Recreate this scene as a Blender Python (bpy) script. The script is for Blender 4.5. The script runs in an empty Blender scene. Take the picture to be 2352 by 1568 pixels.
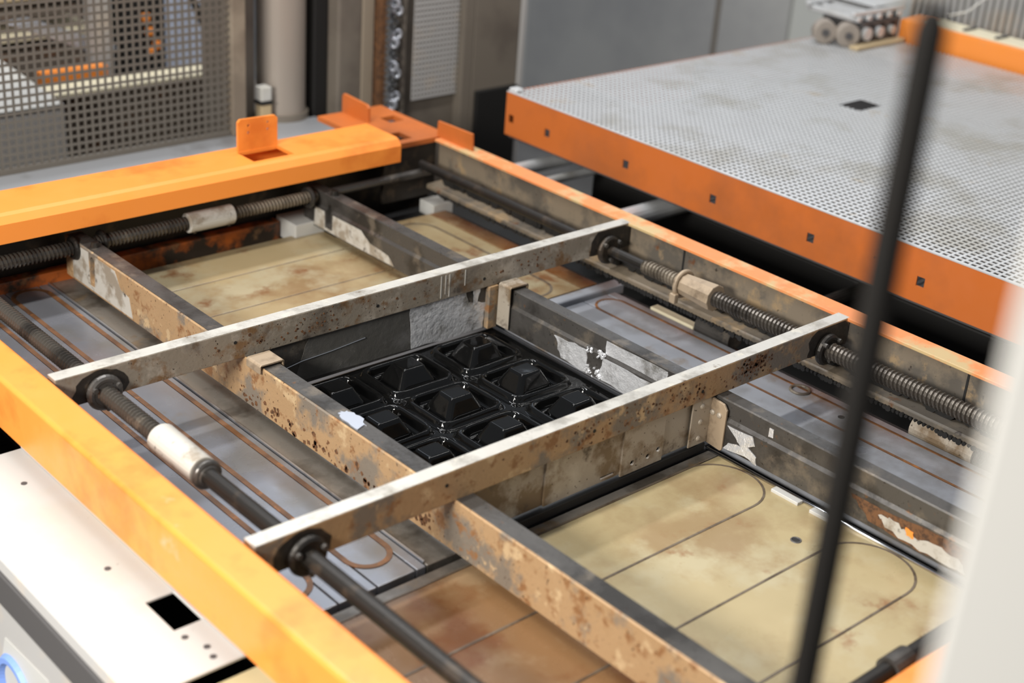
import bpy, bmesh, math, random
from mathutils import Vector, Matrix, noise
random.seed(7)
S = bpy.context.scene
C = S.collection

# ------------------------------------------------------------------ camera, world, lights, exposure
# World: X runs along the long cross bars, Y along the side beams, Z up; Z = 0 is the top of the cross bars.
cam_d = bpy.data.cameras.new('camera'); cam = bpy.data.objects.new('camera', cam_d); C.objects.link(cam)
cam_d.sensor_width = 36.0; cam_d.lens = 51.05; cam_d.clip_start = 0.02
_r = Vector((0.74431683, -0.66423073, 0.06920975)); _d = Vector((-0.2415716, -0.36440708, -0.89936124)); _f = Vector((0.6226039, 0.6526906, -0.4316936))
cam.matrix_world = Matrix(((_r.x, -_d.x, -_f.x, 0), (_r.y, -_d.y, -_f.y, 0), (_r.z, -_d.z, -_f.z, 1.0), (0, 0, 0, 1)))
cam_d.dof.use_dof = True; cam_d.dof.focus_distance = 2.36; cam_d.dof.aperture_fstop = 2.6
S.camera = cam

w = bpy.data.worlds.new('hall'); S.world = w; w.use_nodes = True
w.node_tree.nodes['Background'].inputs[0].default_value = (0.86, 0.92, 1.0, 1)
w.node_tree.nodes['Background'].inputs[1].default_value = 0.30

def area(name, loc, target, sx, sy, power, col):
    l = bpy.data.lights.new(name, 'AREA'); l.shape = 'RECTANGLE'; l.size = sx; l.size_y = sy; l.energy = power; l.color = col
    o = bpy.data.objects.new(name, l); C.objects.link(o); o.location = loc
    o.rotation_euler = (Vector(target) - Vector(loc)).to_track_quat('-Z', 'Y').to_euler()
    return o
area('side_key_light', (-0.95, 1.05, 1.14), (1.1, 1.15, -0.05), 0.9, 0.36, 84, (1.0, 0.96, 0.89))  # key light from the left, set close for a fast falloff
area('tube_and_fill_light', (0.55, 1.80, 2.5), (0.55, 1.80, 0), 2.2, 0.12, 42, (1.0, 0.97, 0.92))
area('tube_and_fill_light', (1.6, 3.15, 2.9), (1.6, 3.15, 0), 2.6, 0.2, 60, (0.97, 0.98, 1.0))  # fill lamp added overhead to brighten the things behind the guard
area('tube_and_fill_light', (3.2, 1.80, 2.9), (3.2, 1.80, 0), 2.0, 0.12, 26, (1.0, 0.98, 0.95))  # fill lamp added to lift the perforated table top
area('skylight_and_glare', (4.35, 6.2, 4.0), (4.35, 6.2, 0), 1.0, 2.0, 14, (0.78, 0.87, 1.0))
area('skylight_and_glare', (8.7, 6.7, 4.0), (8.7, 6.7, 0), 1.6, 2.8, 32, (0.78, 0.87, 1.0))

area('skylight_and_glare', (6.9, 11.0, 4.0), (6.9, 11.0, 0), 3.0, 2.6, 75, (0.86, 0.92, 1.0))  # extra panel added to put a broad glare on the rear beam

S.view_settings.view_transform = 'Standard'; S.view_settings.look = 'None'
S.view_settings.gamma = 1.0; S.view_settings.exposure = 0.2; S.view_settings.use_curve_mapping = False
try:
    S.cycles.use_denoising = True; S.cycles.max_bounces = 8; S.cycles.glossy_bounces = 4
except Exception: pass

# ------------------------------------------------------------------ materials
def L(r, g, b):
    f = lambda c: (c/255/12.92) if c/255 <= 0.04045 else ((c/255+0.055)/1.055)**2.4
    return (f(r), f(g), f(b), 1)
MATS = {}
def pmat(name, col, rough=0.5, metal=0.0, layers=(), bump=None, coat=0.0, rvar=0.0, spec=0.5):
    """layers: (colour, scale, lo, hi, detail, stretch xyz)"""
    m = bpy.data.materials.new(name); m.use_nodes = True; nt = m.node_tree; N = nt.nodes; K = nt.links
    b = N['Principled BSDF']; b.inputs['Roughness'].default_value = rough; b.inputs['Metallic'].default_value = metal
    b.inputs['Coat Weight'].default_value = coat; b.inputs['Coat Roughness'].default_value = 0.1
    b.inputs['Specular IOR Level'].default_value = spec
    geo = N.new('ShaderNodeNewGeometry'); last = None
    def nz(scale, detail, stretch):
        mp = N.new('ShaderNodeMapping'); mp.inputs['Scale'].default_value = stretch; K.new(geo.outputs['Position'], mp.inputs['Vector'])
        n = N.new('ShaderNodeTexNoise'); n.inputs['Scale'].default_value = scale; n.inputs['Detail'].default_value = detail; n.inputs['Roughness'].default_value = 0.62
        K.new(mp.outputs[0], n.inputs['Vector']); return n.outputs['Fac']
    for i, ly in enumerate(layers):
        lc, sc, lo, hi = ly[:4]; det = ly[4] if len(ly) > 4 else 5; st = ly[5] if len(ly) > 5 else (1, 1, 1)
        f = nz(sc, det, st); mr = N.new('ShaderNodeMapRange'); mr.inputs[1].default_value = lo; mr.inputs[2].default_value = hi
        K.new(f, mr.inputs[0]); mx = N.new('ShaderNodeMix'); mx.data_type = 'RGBA'
        K.new(mr.outputs[0], mx.inputs[0])
        if last is None: mx.inputs[6].default_value = col
        else: K.new(last, mx.inputs[6])
        mx.inputs[7].default_value = lc; last = mx.outputs[2]
    if last is None: b.inputs['Base Color'].default_value = col
    else: K.new(last, b.inputs['Base Color'])
    if rvar:
        f = nz(14, 4, (1, 1, 1)); mr = N.new('ShaderNodeMapRange'); mr.inputs[1].default_value = 0.3; mr.inputs[2].default_value = 0.7
        mr.inputs[3].default_value = max(0.02, rough-rvar); mr.inputs[4].default_value = min(1, rough+rvar)
        K.new(f, mr.inputs[0]); K.new(mr.outputs[0], b.inputs['Roughness'])
    if bump:
        f = nz(bump[0], 4, (1, 1, 1)); bp = N.new('ShaderNodeBump'); bp.inputs['Strength'].default_value = bump[1]; bp.inputs['Distance'].default_value = bump[2] if len(bump) > 2 else 0.002
        K.new(f, bp.inputs['Height']); K.new(bp.outputs[0], b.inputs['Normal'])
    MATS[name] = m; return m
ORANGE = L(234, 140, 58)
pmat('orange', ORANGE, 0.38, 0, [(L(214, 116, 44), 5, 0.52, 0.66), (L(212, 156, 112), 9, 0.66, 0.72), (L(70, 45, 30), 38, 0.72, 0.76, 6)], rvar=0.1)
pmat('orange_worn', L(214, 134, 80), 0.45, 0, [(L(190, 165, 120), 6, 0.50, 0.58, 8, (1, 1, 1)), (L(214, 130, 80), 9, 0.55, 0.62), (L(70, 45, 30), 60, 0.70, 0.76, 6)], rvar=0.1)
pmat('orange_dirty', L(176, 92, 36), 0.5, 0, [(L(52, 42, 32), 9, 0.45, 0.56, 8), (L(128, 96, 64), 14, 0.58, 0.66)], rvar=0.1)
pmat('orange_shaded', L(186, 99, 40), 0.5, 0, [(L(164, 90, 43), 3, 0.44, 0.60), (L(120, 66, 34), 40, 0.70, 0.75, 6)], rvar=0.08)  # same orange paint, darkened to stand for weaker light
pmat('steel', L(138, 128, 114), 0.42, 0.2, [(L(168, 158, 144), 18, 0.50, 0.60, 8), (L(120, 92, 64), 24, 0.52, 0.62, 8), (L(86, 78, 70), 9, 0.53, 0.64, 8), (L(48, 35, 26), 210, 0.66, 0.69, 3)], bump=(160, 0.3), rvar=0.14)
pmat('rusty_steel', L(164, 134, 99), 0.5, 0.12, [(L(120, 110, 98), 10, 0.50, 0.58, 8), (L(134, 96, 62), 38, 0.55, 0.64, 8), (L(186, 160, 124), 24, 0.59, 0.66, 8), (L(96, 74, 54), 16, 0.64, 0.76, 8), (L(60, 40, 26), 190, 0.65, 0.69, 3)], bump=(150, 0.35), rvar=0.14)
pmat('dark_steel', L(84, 81, 78), 0.32, 0.45, [(L(60, 57, 54), 9, 0.48, 0.60, 8), (L(112, 104, 94), 15, 0.56, 0.66, 8), (L(120, 84, 52), 40, 0.66, 0.74, 6), (L(40, 36, 32), 190, 0.67, 0.70, 3)], bump=(120, 0.2), rvar=0.12)
pmat('pale_steel', L(166, 156, 142), 0.45, 0.2, [(L(120, 102, 80), 12, 0.50, 0.60, 8), (L(184, 176, 162), 9, 0.54, 0.64, 8), (L(94, 84, 74), 22, 0.58, 0.68, 8), (L(60, 48, 38), 180, 0.66, 0.70, 3)], rvar=0.12)
pmat('worn_steel', L(198, 194, 186), 0.36, 0.35, [(L(164, 159, 150), 16, 0.50, 0.62, 8), (L(212, 206, 192), 30, 0.56, 0.66, 8), (L(120, 104, 86), 22, 0.62, 0.70, 8)], bump=(160, 0.2), rvar=0.1)
pmat('grease', L(38, 34, 30), 0.45, 0.1, [(L(64, 54, 44), 40, 0.52, 0.64)], bump=(200, 0.4))
pmat('rust_flake', L(104, 70, 42), 0.7, 0, [(L(66, 44, 28), 120, 0.45, 0.6)])
pmat('thread', L(94, 88, 81), 0.30, 0.65, [(L(60, 56, 52), 10, 0.50, 0.62), (L(146, 136, 122), 18, 0.60, 0.72)])
pmat('thread_dusty', L(128, 118, 104), 0.5, 0.45, [(L(80, 72, 62), 12, 0.48, 0.60)])
pmat('sleeve_white', L(178, 174, 166), 0.5, 0, [(L(140, 130, 116), 22, 0.50, 0.62), (L(76, 68, 60), 40, 0.62, 0.70)])
pmat('sleeve_tan', L(160, 142, 120), 0.5, 0.2, [(L(120, 104, 86), 22, 0.50, 0.66)])
pmat('black_steel', L(40, 37, 34), 0.4, 0.5, [(L(70, 60, 50), 20, 0.55, 0.70)])
pmat('plate', L(140, 142, 148), 0.24, 0.45, [(L(132, 131, 130), 6, 0.48, 0.62, 6), (L(140, 128, 112), 9, 0.60, 0.74, 6)], bump=(40, 0.03), rvar=0.08)
pmat('web_steel', L(124, 112, 96), 0.45, 0.15, [(L(92, 86, 78), 8, 0.48, 0.58, 8), (L(150, 128, 98), 14, 0.56, 0.64, 8), (L(104, 66, 38), 20, 0.62, 0.70, 8), (L(52, 44, 38), 60, 0.62, 0.70, 6)], rvar=0.12)
pmat('plate_blue', L(150, 153, 160), 0.34, 0.15, [(L(128, 128, 130), 6, 0.48, 0.62, 6), (L(132, 118, 102), 9, 0.62, 0.74, 6)], rvar=0.1)
pmat('plate_dark', L(132, 126, 118), 0.3, 0.45, [(L(84, 78, 70), 7, 0.48, 0.62, 6), (L(134, 112, 84), 12, 0.58, 0.70, 6)], rvar=0.08)
pmat('tan', L(171, 155, 118), 0.34, 0.1, [(L(150, 128, 94), 5, 0.48, 0.64, 7), (L(176, 164, 132), 8, 0.50, 0.64, 7), (L(140, 104, 70), 10, 0.61, 0.70, 7)], rvar=0.1)
pmat('tan_rear_shaded', L(158, 140, 106), 0.34, 0.1, [(L(136, 112, 80), 5, 0.46, 0.60, 7), (L(162, 150, 122), 8, 0.50, 0.64, 7), (L(124, 88, 58), 10, 0.58, 0.68, 7)], rvar=0.1)  # tan darkened, shade of the bars and beam put into the colour
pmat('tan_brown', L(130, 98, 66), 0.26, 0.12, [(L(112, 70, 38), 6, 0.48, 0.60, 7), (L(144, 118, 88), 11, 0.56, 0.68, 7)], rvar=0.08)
pmat('seal_brown', L(110, 74, 44), 0.6, 0, [(L(84, 56, 34), 20, 0.45, 0.60), (L(150, 96, 48), 30, 0.58, 0.70)])
pmat('seal_grey', L(110, 98, 84), 0.45, 0.2, [(L(80, 66, 52), 20, 0.45, 0.60)])
pmat('chrome', L(200, 202, 206), 0.15, 1.0)
pmat('aluminium', L(186, 188, 192), 0.34, 0.9, [(L(150, 150, 152), 10, 0.5, 0.62)])
pmat('foil', L(222, 223, 226), 0.24, 0.5, [(L(140, 138, 134), 16, 0.52, 0.66), (L(214, 214, 216), 40, 0.6, 0.7)], bump=(60, 0.8, 0.005), rvar=0.1)
pmat('film', L(104, 102, 98), 0.2, 0.45, [(L(120, 118, 116), 14, 0.54, 0.70)], bump=(40, 0.4, 0.004), rvar=0.1)
pmat('black_plastic', (0.003, 0.003, 0.003, 1), 0.06, 0, bump=(14, 0.04, 0.004), spec=0.26)
pmat('white_paint', L(190, 189, 185), 0.45, 0, [(L(188, 185, 177), 5, 0.52, 0.64, 6), (L(146, 140, 130), 50, 0.70, 0.76)])
pmat('white_door', L(196, 194, 189), 0.5)
pmat('grey_paint', L(170, 168, 166), 0.5, 0, [(L(186, 174, 160), 5, 0.5, 0.62)])
pmat('dark_grey', L(78, 76, 76), 0.5)
pmat('black', L(22, 21, 20), 0.6)
pmat('black_pole', L(17, 15, 13), 0.7, spec=0.2)
pmat('galvanised', L(210, 211, 212), 0.36, 0.4, [(L(190, 188, 182), 4, 0.5, 0.64, 6), (L(196, 180, 156), 7, 0.64, 0.74)], rvar=0.08)
pmat('mesh_grey', L(104, 98, 90), 0.5, 0.2)
pmat('beige', L(140, 128, 112), 0.5, 0, [(L(120, 108, 94), 6, 0.5, 0.64)])
pmat('taupe', L(112, 104, 94), 0.5, 0, [(L(96, 88, 80), 4, 0.48, 0.64)])
pmat('cyl_grey', L(150, 140, 130), 0.4, 0.1)
pmat('wall', L(168, 168, 166), 0.55, 0, [(L(156, 156, 156), 1.2, 0.46, 0.62)])
pmat('wall_light', L(186, 188, 184), 0.55)
pmat('floor', L(96, 94, 92), 0.6, 0, [(L(80, 78, 76), 3, 0.45, 0.6)])
pmat('deck', L(164, 166, 170), 0.4, 0.3, [(L(140, 140, 142), 6, 0.5, 0.62)])
pmat('brown_panel', L(92, 82, 72), 0.6, 0, [(L(110, 76, 50), 12, 0.58, 0.68)])
pmat('cream', L(216, 206, 178), 0.5)
pmat('silver', L(206, 210, 220), 0.3, 0.7)
pmat('bluish', L(212, 220, 238), 0.35, 0.2)
pmat('logo_blue', L(120, 150, 216), 0.5)
pmat('tan_shelf', L(180, 160, 126), 0.6)
pmat('yellow_tan', L(196, 182, 142), 0.5)

# ------------------------------------------------------------------ geometry helpers
class MB:
    def __init__(s): s.v = []; s.f = []
    def add(s, vs, fs):
        n = len(s.v); s.v += [tuple(p) for p in vs]; s.f += [tuple(n+i for i in f) for f in fs]; return s
    def box(s, x0, x1, y0, y1, z0, z1):
        return s.add([(x0,y0,z0),(x1,y0,z0),(x1,y1,z0),(x0,y1,z0),(x0,y0,z1),(x1,y0,z1),(x1,y1,z1),(x0,y1,z1)],
                     [(0,3,2,1),(4,5,6,7),(0,1,5,4),(1,2,6,5),(2,3,7,6),(3,0,4,7)])
    def tube(s, p0, p1, r0, r1=None, seg=20, caps=True):
        p0 = Vector(p0); p1 = Vector(p1); r1 = r0 if r1 is None else r1; d = (p1-p0).normalized()
        a = d.orthogonal().normalized(); b = d.cross(a); vs = []
        for p, r in ((p0, r0), (p1, r1)):
            for i in range(seg):
                t = 2*math.pi*i/seg; vs.append(p + (a*math.cos(t)+b*math.sin(t))*r)
        fs = [(i, (i+1) % seg, seg+(i+1) % seg, seg+i) for i in range(seg)]
        if caps: fs += [tuple(reversed(range(seg))), tuple(range(seg, 2*seg))]
        return s.add(vs, fs)
    def ring(s, c, axis, r, rt, seg=28, ts=10):
        c = Vector(c); d = Vector(axis).normalized(); a = d.orthogonal().normalized(); b = d.cross(a); vs = []; fs = []
        for i in range(seg):
            t = 2*math.pi*i/seg; u = a*math.cos(t)+b*math.sin(t)
            for j in range(ts):
                q = 2*math.pi*j/ts; vs.append(c + u*(r+rt*math.cos(q)) + d*rt*math.sin(q))
        for i in range(seg):
            for j in range(ts):
                fs.append((i*ts+j, ((i+1) % seg)*ts+j, ((i+1) % seg)*ts+(j+1) % ts, i*ts+(j+1) % ts))
        return s.add(vs, fs)
    def path(s, pts, r, seg=8):
        pts = [Vector(p) for p in pts]; vs = []; fs = []; n = len(pts)
        for k, p in enumerate(pts):
            d = (pts[min(k+1, n-1)]-pts[max(k-1, 0)]).normalized(); ref = Vector((0, 0, 1)) if abs(d.z) < 0.9 else Vector((1, 0, 0))
            a = d.cross(ref).normalized(); b = d.cross(a)
            for i in range(seg):
                t = 2*math.pi*i/seg; vs.append(p+(a*math.cos(t)+b*math.sin(t))*r)
        for k in range(n-1):
            for i in range(seg): fs.append((k*seg+i, k*seg+(i+1) % seg, (k+1)*seg+(i+1) % seg, (k+1)*seg+i))
        fs += [tuple(range(seg)), tuple(range((n-1)*seg, n*seg))]
        return s.add(vs, fs)
    def prism(s, poly, fn, w0, w1):
        """poly: 2-D outline (u,v); fn(u,v,w) -> xyz"""
        n = len(poly); vs = [fn(u, v, w0) for u, v in poly]+[fn(u, v, w1) for u, v in poly]
        fs = [tuple(range(n)), tuple(reversed(range(n, 2*n)))]+[(i, n+i, n+(i+1) % n, (i+1) % n) for i in range(n)]
        return s.add(vs, fs)
    def ribbon(s, pts, wid, z0, z1, closed=False):
        """flat strip of rectangular section along a path in the XY plane"""
        n = len(pts); vs = []; fs = []
        for k, (x, y) in enumerate(pts):
            a = pts[(k-1) % n] if (closed or k > 0) else pts[k]; b = pts[(k+1) % n] if (closed or k < n-1) else pts[k]
            d = Vector((b[0]-a[0], b[1]-a[1])).normalized(); q = Vector((-d.y, d.x))*wid/2
            vs += [(x-q.x, y-q.y, z0), (x+q.x, y+q.y, z0), (x+q.x, y+q.y, z1), (x-q.x, y-q.y, z1)]
        for k in range(n if closed else n-1):
            m = (k+1) % n
            for i in range(4): fs.append((k*4+i, k*4+(i+1) % 4, m*4+(i+1) % 4, m*4+i))
        if not closed: fs += [(0, 1, 2, 3), tuple((n-1)*4+i for i in (3, 2, 1, 0))]
        return s.add(vs, fs)
    def holed(s, us, vs_, keep, fn, w0, w1):
        nu, nv = len(us), len(vs_); idx = {}; V = []; F = []
        def vid(i, j, k):
            t = (i, j, k)
            if t not in idx: idx[t] = len(V); V.append(fn(us[i], vs_[j], w1 if k else w0))
            return idx[t]
        for i in range(nu-1):
            for j in range(nv-1):
                if not keep(i, j): continue
                F.append((vid(i,j,1), vid(i+1,j,1), vid(i+1,j+1,1), vid(i,j+1,1)))
                F.append((vid(i,j,0), vid(i,j+1,0), vid(i+1,j+1,0), vid(i+1,j,0)))
                if i == 0 or not keep(i-1, j): F.append((vid(i,j,0), vid(i,j,1), vid(i,j+1,1), vid(i,j+1,0)))
                if i == nu-2 or not keep(i+1, j): F.append((vid(i+1,j,0), vid(i+1,j+1,0), vid(i+1,j+1,1), vid(i+1,j,1)))
                if j == 0 or not keep(i, j-1): F.append((vid(i,j,0), vid(i+1,j,0), vid(i+1,j,1), vid(i,j,1)))
                if j == nv-2 or not keep(i, j+1): F.append((vid(i,j+1,0), vid(i,j+1,1), vid(i+1,j+1,1), vid(i+1,j+1,0)))
        return s.add(V, F)
    def build(s, name, mat, parent=None, bevel=0.0, smooth=False, label=None, fixn=True):
        xs = [p[0] for p in s.v]; ys = [p[1] for p in s.v]; zs = [p[2] for p in s.v]
        o0 = Vector(((min(xs)+max(xs))/2, (min(ys)+max(ys))/2, min(zs)))
        me = bpy.data.meshes.new(name); me.from_pydata([tuple(Vector(p)-o0) for p in s.v], [], s.f); me.materials.append(MATS[mat])
        if fixn:
            bm = bmesh.new(); bm.from_mesh(me); bmesh.ops.recalc_face_normals(bm, faces=bm.faces); bm.to_mesh(me); bm.free()
        o = bpy.data.objects.new(name, me); C.objects.link(o); o.location = o0
        if parent is not None:
            o.parent = parent; q = parent; off = Vector((0, 0, 0))
            while q is not None: off += q.location; q = q.parent
            o.location = o0-off
        if smooth: me.shade_smooth()
        if bevel:
            m = o.modifiers.new('bevel', 'BEVEL'); m.width = bevel; m.segments = 2; m.limit_method = 'ANGLE'; m.angle_limit = math.radians(40)
        if label: o['label'] = label
        return o
def tag(o, label, cat, group=None):
    o['label'] = label; o['category'] = cat
    if group: o['group'] = group
    return o
def struct(o, label=None):
    o['kind'] = 'structure'
    if label: o['label'] = label
    return o
def thing(name, loc, label, cat, group=None):
    o = bpy.data.objects.new(name, None); C.objects.link(o); o.location = loc; o.empty_display_size = 0.05
    return tag(o, label, cat, group)
def cut(o, cutters):
    """real holes: boolean difference with throw-away cutter meshes, then baked into the mesh"""
    tmp = []
    for mb in cutters:
        k = mb.build('cutter', 'black'); tmp.append(k)
        m = o.modifiers.new('hole', 'BOOLEAN'); m.operation = 'DIFFERENCE'; m.object = k; m.solver = 'EXACT'
    bev = [m for m in o.modifiers if m.type == 'BEVEL']
    pars = [(m.width, m.segments) for m in bev]
    for m in bev: o.modifiers.remove(m)
    bpy.context.view_layer.update()
    me = bpy.data.meshes.new_from_object(o.evaluated_get(bpy.context.evaluated_depsgraph_get())); o.modifiers.clear(); o.data = me
    for k in tmp: bpy.data.objects.remove(k, do_unlink=True)
    return o
def box(name, b, mat, parent=None, bevel=0.0015, label=None): return MB().box(*b).build(name, mat, parent, bevel, label=label)
def stadium(u0, u1, v0, v1, n=10):
    """closed rounded-end outline, long axis v"""
    r = (u1-u0)/2; cu = (u0+u1)/2; p = []
    for i in range(n+1): t = math.pi*i/n; p.append((cu+r*math.cos(t), v1-r+r*math.sin(t)))
    for i in range(n+1): t = math.pi+math.pi*i/n; p.append((cu+r*math.cos(t), v0+r+r*math.sin(t)))
    return p
def jag(pts, amp, n=5):
    out = []; k = len(pts)
    for i in range(k):
        a = pts[i]; b = pts[(i+1) % k]
        for j in range(n):
            t = j/n; out.append((a[0]+(b[0]-a[0])*t+random.uniform(-amp, amp)*(j > 0), a[1]+(b[1]-a[1])*t+random.uniform(-amp, amp)*(j > 0)))
    return out
def fx(x): return lambda u, v, w_: (x-w_, u, v)
def thread(name, p0, p1, r, mat, parent=None, pitch=0.0080, depth=0.0034, seg=14):
    """a real helical thread between p0 and p1 (axis-aligned along X or Y)"""
    p0 = Vector(p0); p1 = Vector(p1); ln = (p1-p0).length; d = (p1-p0).normalized(); a = Vector((0, 0, 1)); b = d.cross(a)
    n = int(ln/pitch)*4; vs = []; fs = []; prof = (r, r, r-depth, r-depth)
    for i in range(n+1):
        for j in range(seg):
            t = 2*math.pi*j/seg; ax = min(max((i/4+j/seg)*pitch, 0), ln)
            vs.append(p0+d*ax+(a*math.cos(t)+b*math.sin(t))*prof[i % 4])
    for i in range(n):
        for j in range(seg):
            if j < seg-1: fs.append((i*seg+j, i*seg+j+1, (i+1)*seg+j+1, (i+1)*seg+j))
            elif i+5 <= n: fs.append((i*seg+j, (i+4)*seg, (i+5)*seg, (i+1)*seg+j))
    m = MB().add(vs, fs); m.tube(p0, p1, r-depth*0.9, seg=12)
    return m.build(name, mat, parent)

# ------------------------------------------------------------------ the setting
FZ = -0.95
struct(box('floor', (-5, 9, -4, 10, FZ-0.1, FZ), 'floor', bevel=0))
wr = struct(box('wall_right', (4.6, 4.7, -2, 4.9, FZ, 1.15), 'wall_light', bevel=0), 'pale grey hall wall behind the perforated table')
wl = [(3.40, 3.74, 'wall'), (3.755, 4.86, 'wall')]
for y0, y1, m in wl: box('panel', (4.575, 4.6, y0, y1, FZ, 1.14), m, wr, 0.004)
box('seam_strip', (4.57, 4.6, 3.735, 3.757, FZ, 1.14), 'taupe', wr, 0.002)
struct(box('wall_rear', (-3, 9, 9.5, 9.6, FZ, 1.9), 'taupe', bevel=0))

# ------------------------------------------------------------------ machine base under the bed
mb_ = thing('forming_machine', (1.4, 1.55, FZ), 'forming machine with a rectangular orange steel frame around its bed', 'machine')
box('base_body', (0.82, 2.03, 0.755, 2.445, FZ, -0.215), 'black', mb_, 0.003)
box('bed_support', (0.86, 2.02, 0.755, 2.415, -0.215, -0.166), 'black', mb_, 0.002)

# ------------------------------------------------------------------ bed plates (top at Z = -0.15)
ZT = -0.150
def loop(x0, x1, y0, y1): return stadium(x0, x1, y0, y1, 14)
lp = thing('bed_plate', (0.98, 1.85, -0.166), 'grey metal bed plate with brown seal strips beside the near orange beam', 'metal plate')
for a, b, m in ((0.805, 0.868, 'plate'), (0.8705, 0.9345, 'plate'), (0.9370, 0.9985, 'plate'), (1.001, 1.0645, 'plate'), (1.067, 1.083, 'plate')):
    box('plank', (a, b, 1.272, 2.43, -0.1655, ZT), m, lp, 0.0015)
box('plank', (1.085, 1.20, 1.272, 2.43, -0.1655, ZT), 'plate_dark', lp, 0.0015, label='darker plank under the steel bar')
for x0, x1 in ((0.862, 0.936), (1.000, 1.068)):
    MB().ribbon(loop(x0, x1, 1.312, 2.41), 0.0085, ZT-0.001, ZT+0.0012, True).build('seal_strip', 'seal_brown', lp)
MB().ribbon([(1.0855, 1.28), (1.0855, 2.42)], 0.003, ZT-0.001, ZT+0.003).build('edge_bead', 'aluminium', lp)

rp = thing('bed_plate', (1.86, 1.3, -0.166), 'grey metal bed plate with thin brown grooves below the far right beam', 'metal plate')
for a, b in ((1.69, 1.762), (1.764, 1.829), (1.831, 1.8965), (1.899, 1.9625), (1.965, 1.985)):
    box('plank', (a, b, 0.76, 1.795, -0.1655, ZT), 'plate_blue', rp, 0.0015)
for y in (0.86, 1.02, 1.64): box('web_seam', (1.9988, 2.0002, y, y+0.004, -0.085, -0.008), 'black', mb_, 0)
for x0, x1 in ((1.765, 1.830), (1.898, 1.964)):
    MB().ribbon(loop(x0, x1, 0.80, 1.78), 0.005, ZT-0.001, ZT+0.001, True).build('seal_strip', 'seal_brown', rp)
for x, y in ((1.80, 1.62), (1.87, 1.46), (1.935, 1.20)):
    MB().tube((x, y, ZT-0.002), (x, y, ZT+0.0006), 0.006).build('screw_hole', 'black', rp)
box('edge_bar', (1.70, 2.02, 1.803, 1.832, -0.1655, ZT+0.006), 'plate_blue', rp, 0.002, label='bright grey bar across the end of the plate')

fp = thing('bed_plate', (1.27, 1.0, -0.166), 'tan front bed plate with looped grooves and a small drilled hole', 'metal plate')
box('plate', (1.162, 1.664, 0.752, 1.2365, -0.1655, ZT), 'tan', fp, 0.0012)
box('plate', (1.162, 1.664, 1.2385, 1.258, -0.1655, ZT), 'plate_dark', fp, 0.0012)
for y0, y1 in ((0.752, 0.8248), (0.8272, 0.9648), (0.9672, 1.1018), (1.1042, 1.2365)):
    box('plank', (0.90, 1.160, y0, y1, -0.1655, ZT), 'tan_brown', fp, 0.0012, label='brown stained plank with shade of the near beam in its colour')  # rust brown, deepened with painted shade of the near beam
box('plank', (0.90, 1.160, 1.2385, 1.258, -0.1655, ZT), 'plate_dark', fp, 0.0012)
def hloop(x0, x1, y0, y1, n=18):
    r = (y1-y0)/2; cy = (y0+y1)/2
    return [(x0, y0)]+[(x1-r+r*math.cos(a), cy+r*math.sin(a)) for a in (-math.pi/2+math.pi*k/n for k in range(n+1))]+[(x0, y1)]
for y0, y1 in ((1.103, 1.238), (0.826, 0.966)):
    MB().ribbon(hloop(0.905, 1.652, y0, y1), 0.0036, ZT-0.001, ZT+0.0008).build('seal_strip', 'seal_grey', fp)
MB().tube((1.562, 1.005, ZT-0.003), (1.562, 1.005, ZT+0.0005), 0.0058).build('drilled_hole', 'black', fp)
MB().ring((1.562, 1.005, ZT), (0, 0, 1), 0.0072, 0.0014, 20, 6).build('hole_rim', 'dark_grey', fp)
MB().tube((1.657, 0.76, ZT+0.002), (1.657, 1.262, ZT+0.002), 0.0032, seg=10).build('edge_rod', 'chrome', fp, smooth=True, label='bright polished rod along the edge')
MB().tube((1.18, 1.266, ZT+0.001), (1.655, 1.266, ZT+0.001), 0.0035, seg=10).build('edge_rod', 'aluminium', fp, smooth=True)
for y0, y1 in ((1.064, 1.116), (1.000, 1.042)):
    box('edge_glint', (1.640, 1.6535, y0, y1, ZT-0.001, ZT+0.005), 'white_paint', fp, 0.001, label='small white block standing for a reflection')  # reflections along the plate edge, modelled as white blocks
box('side_rail', (0.86, 0.898, 0.76, 1.262, -0.166, -0.138), 'yellow_tan', fp, 0.008, label='pale tan rail beside the rod')

bp_ = thing('bed_plate', (1.45, 2.1, -0.166), 'tan rear bed plate of wide planks behind the black tray', 'metal plate')
yr = [1.84, 1.990, 2.126, 2.263, 2.383]
for i in range(4):
    box('plank', (1.202, 1.682, yr[i]+0.0015, yr[i+1]-0.0015, -0.1655, ZT), 'tan_rear_shaded', bp_, 0.0012)
for y in yr[1:4]: box('joint_strip', (1.205, 1.66, y-0.002, y+0.002, -0.1655, ZT-0.0004), 'seal_grey', bp_, 0)

tp = thing('bed_plate', (1.85, 2.1, -0.166), 'brownish rear bed plate with a rounded groove in the far right corner', 'metal plate')
for x0, x1 in ((1.686, 1.80), (1.802, 1.94), (1.942, 1.985)):
    box('plank', (x0, x1, 1.845, 2.33, -0.1655, ZT), 'tan_brown' if x0 > 1.9 else 'tan_rear_shaded', tp, 0.0012)
MB().ribbon(loop(1.80, 1.90, 1.86, 2.305), 0.005, ZT-0.001, ZT+0.001, True).build('seal_strip', 'seal_grey', tp)
tag(box('spacer_block', (1.609, 1.683, 2.366, 2.440, -0.166, -0.122), 'white_paint', None, 0.002), 'small white block in the rear gap left of the rear bar', 'block')
tag(box('spacer_block', (1.955, 2.012, 2.335, 2.385, -0.166, -0.135), 'white_paint', None, 0.002), 'small white block in the dark far right corner', 'block')

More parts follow.
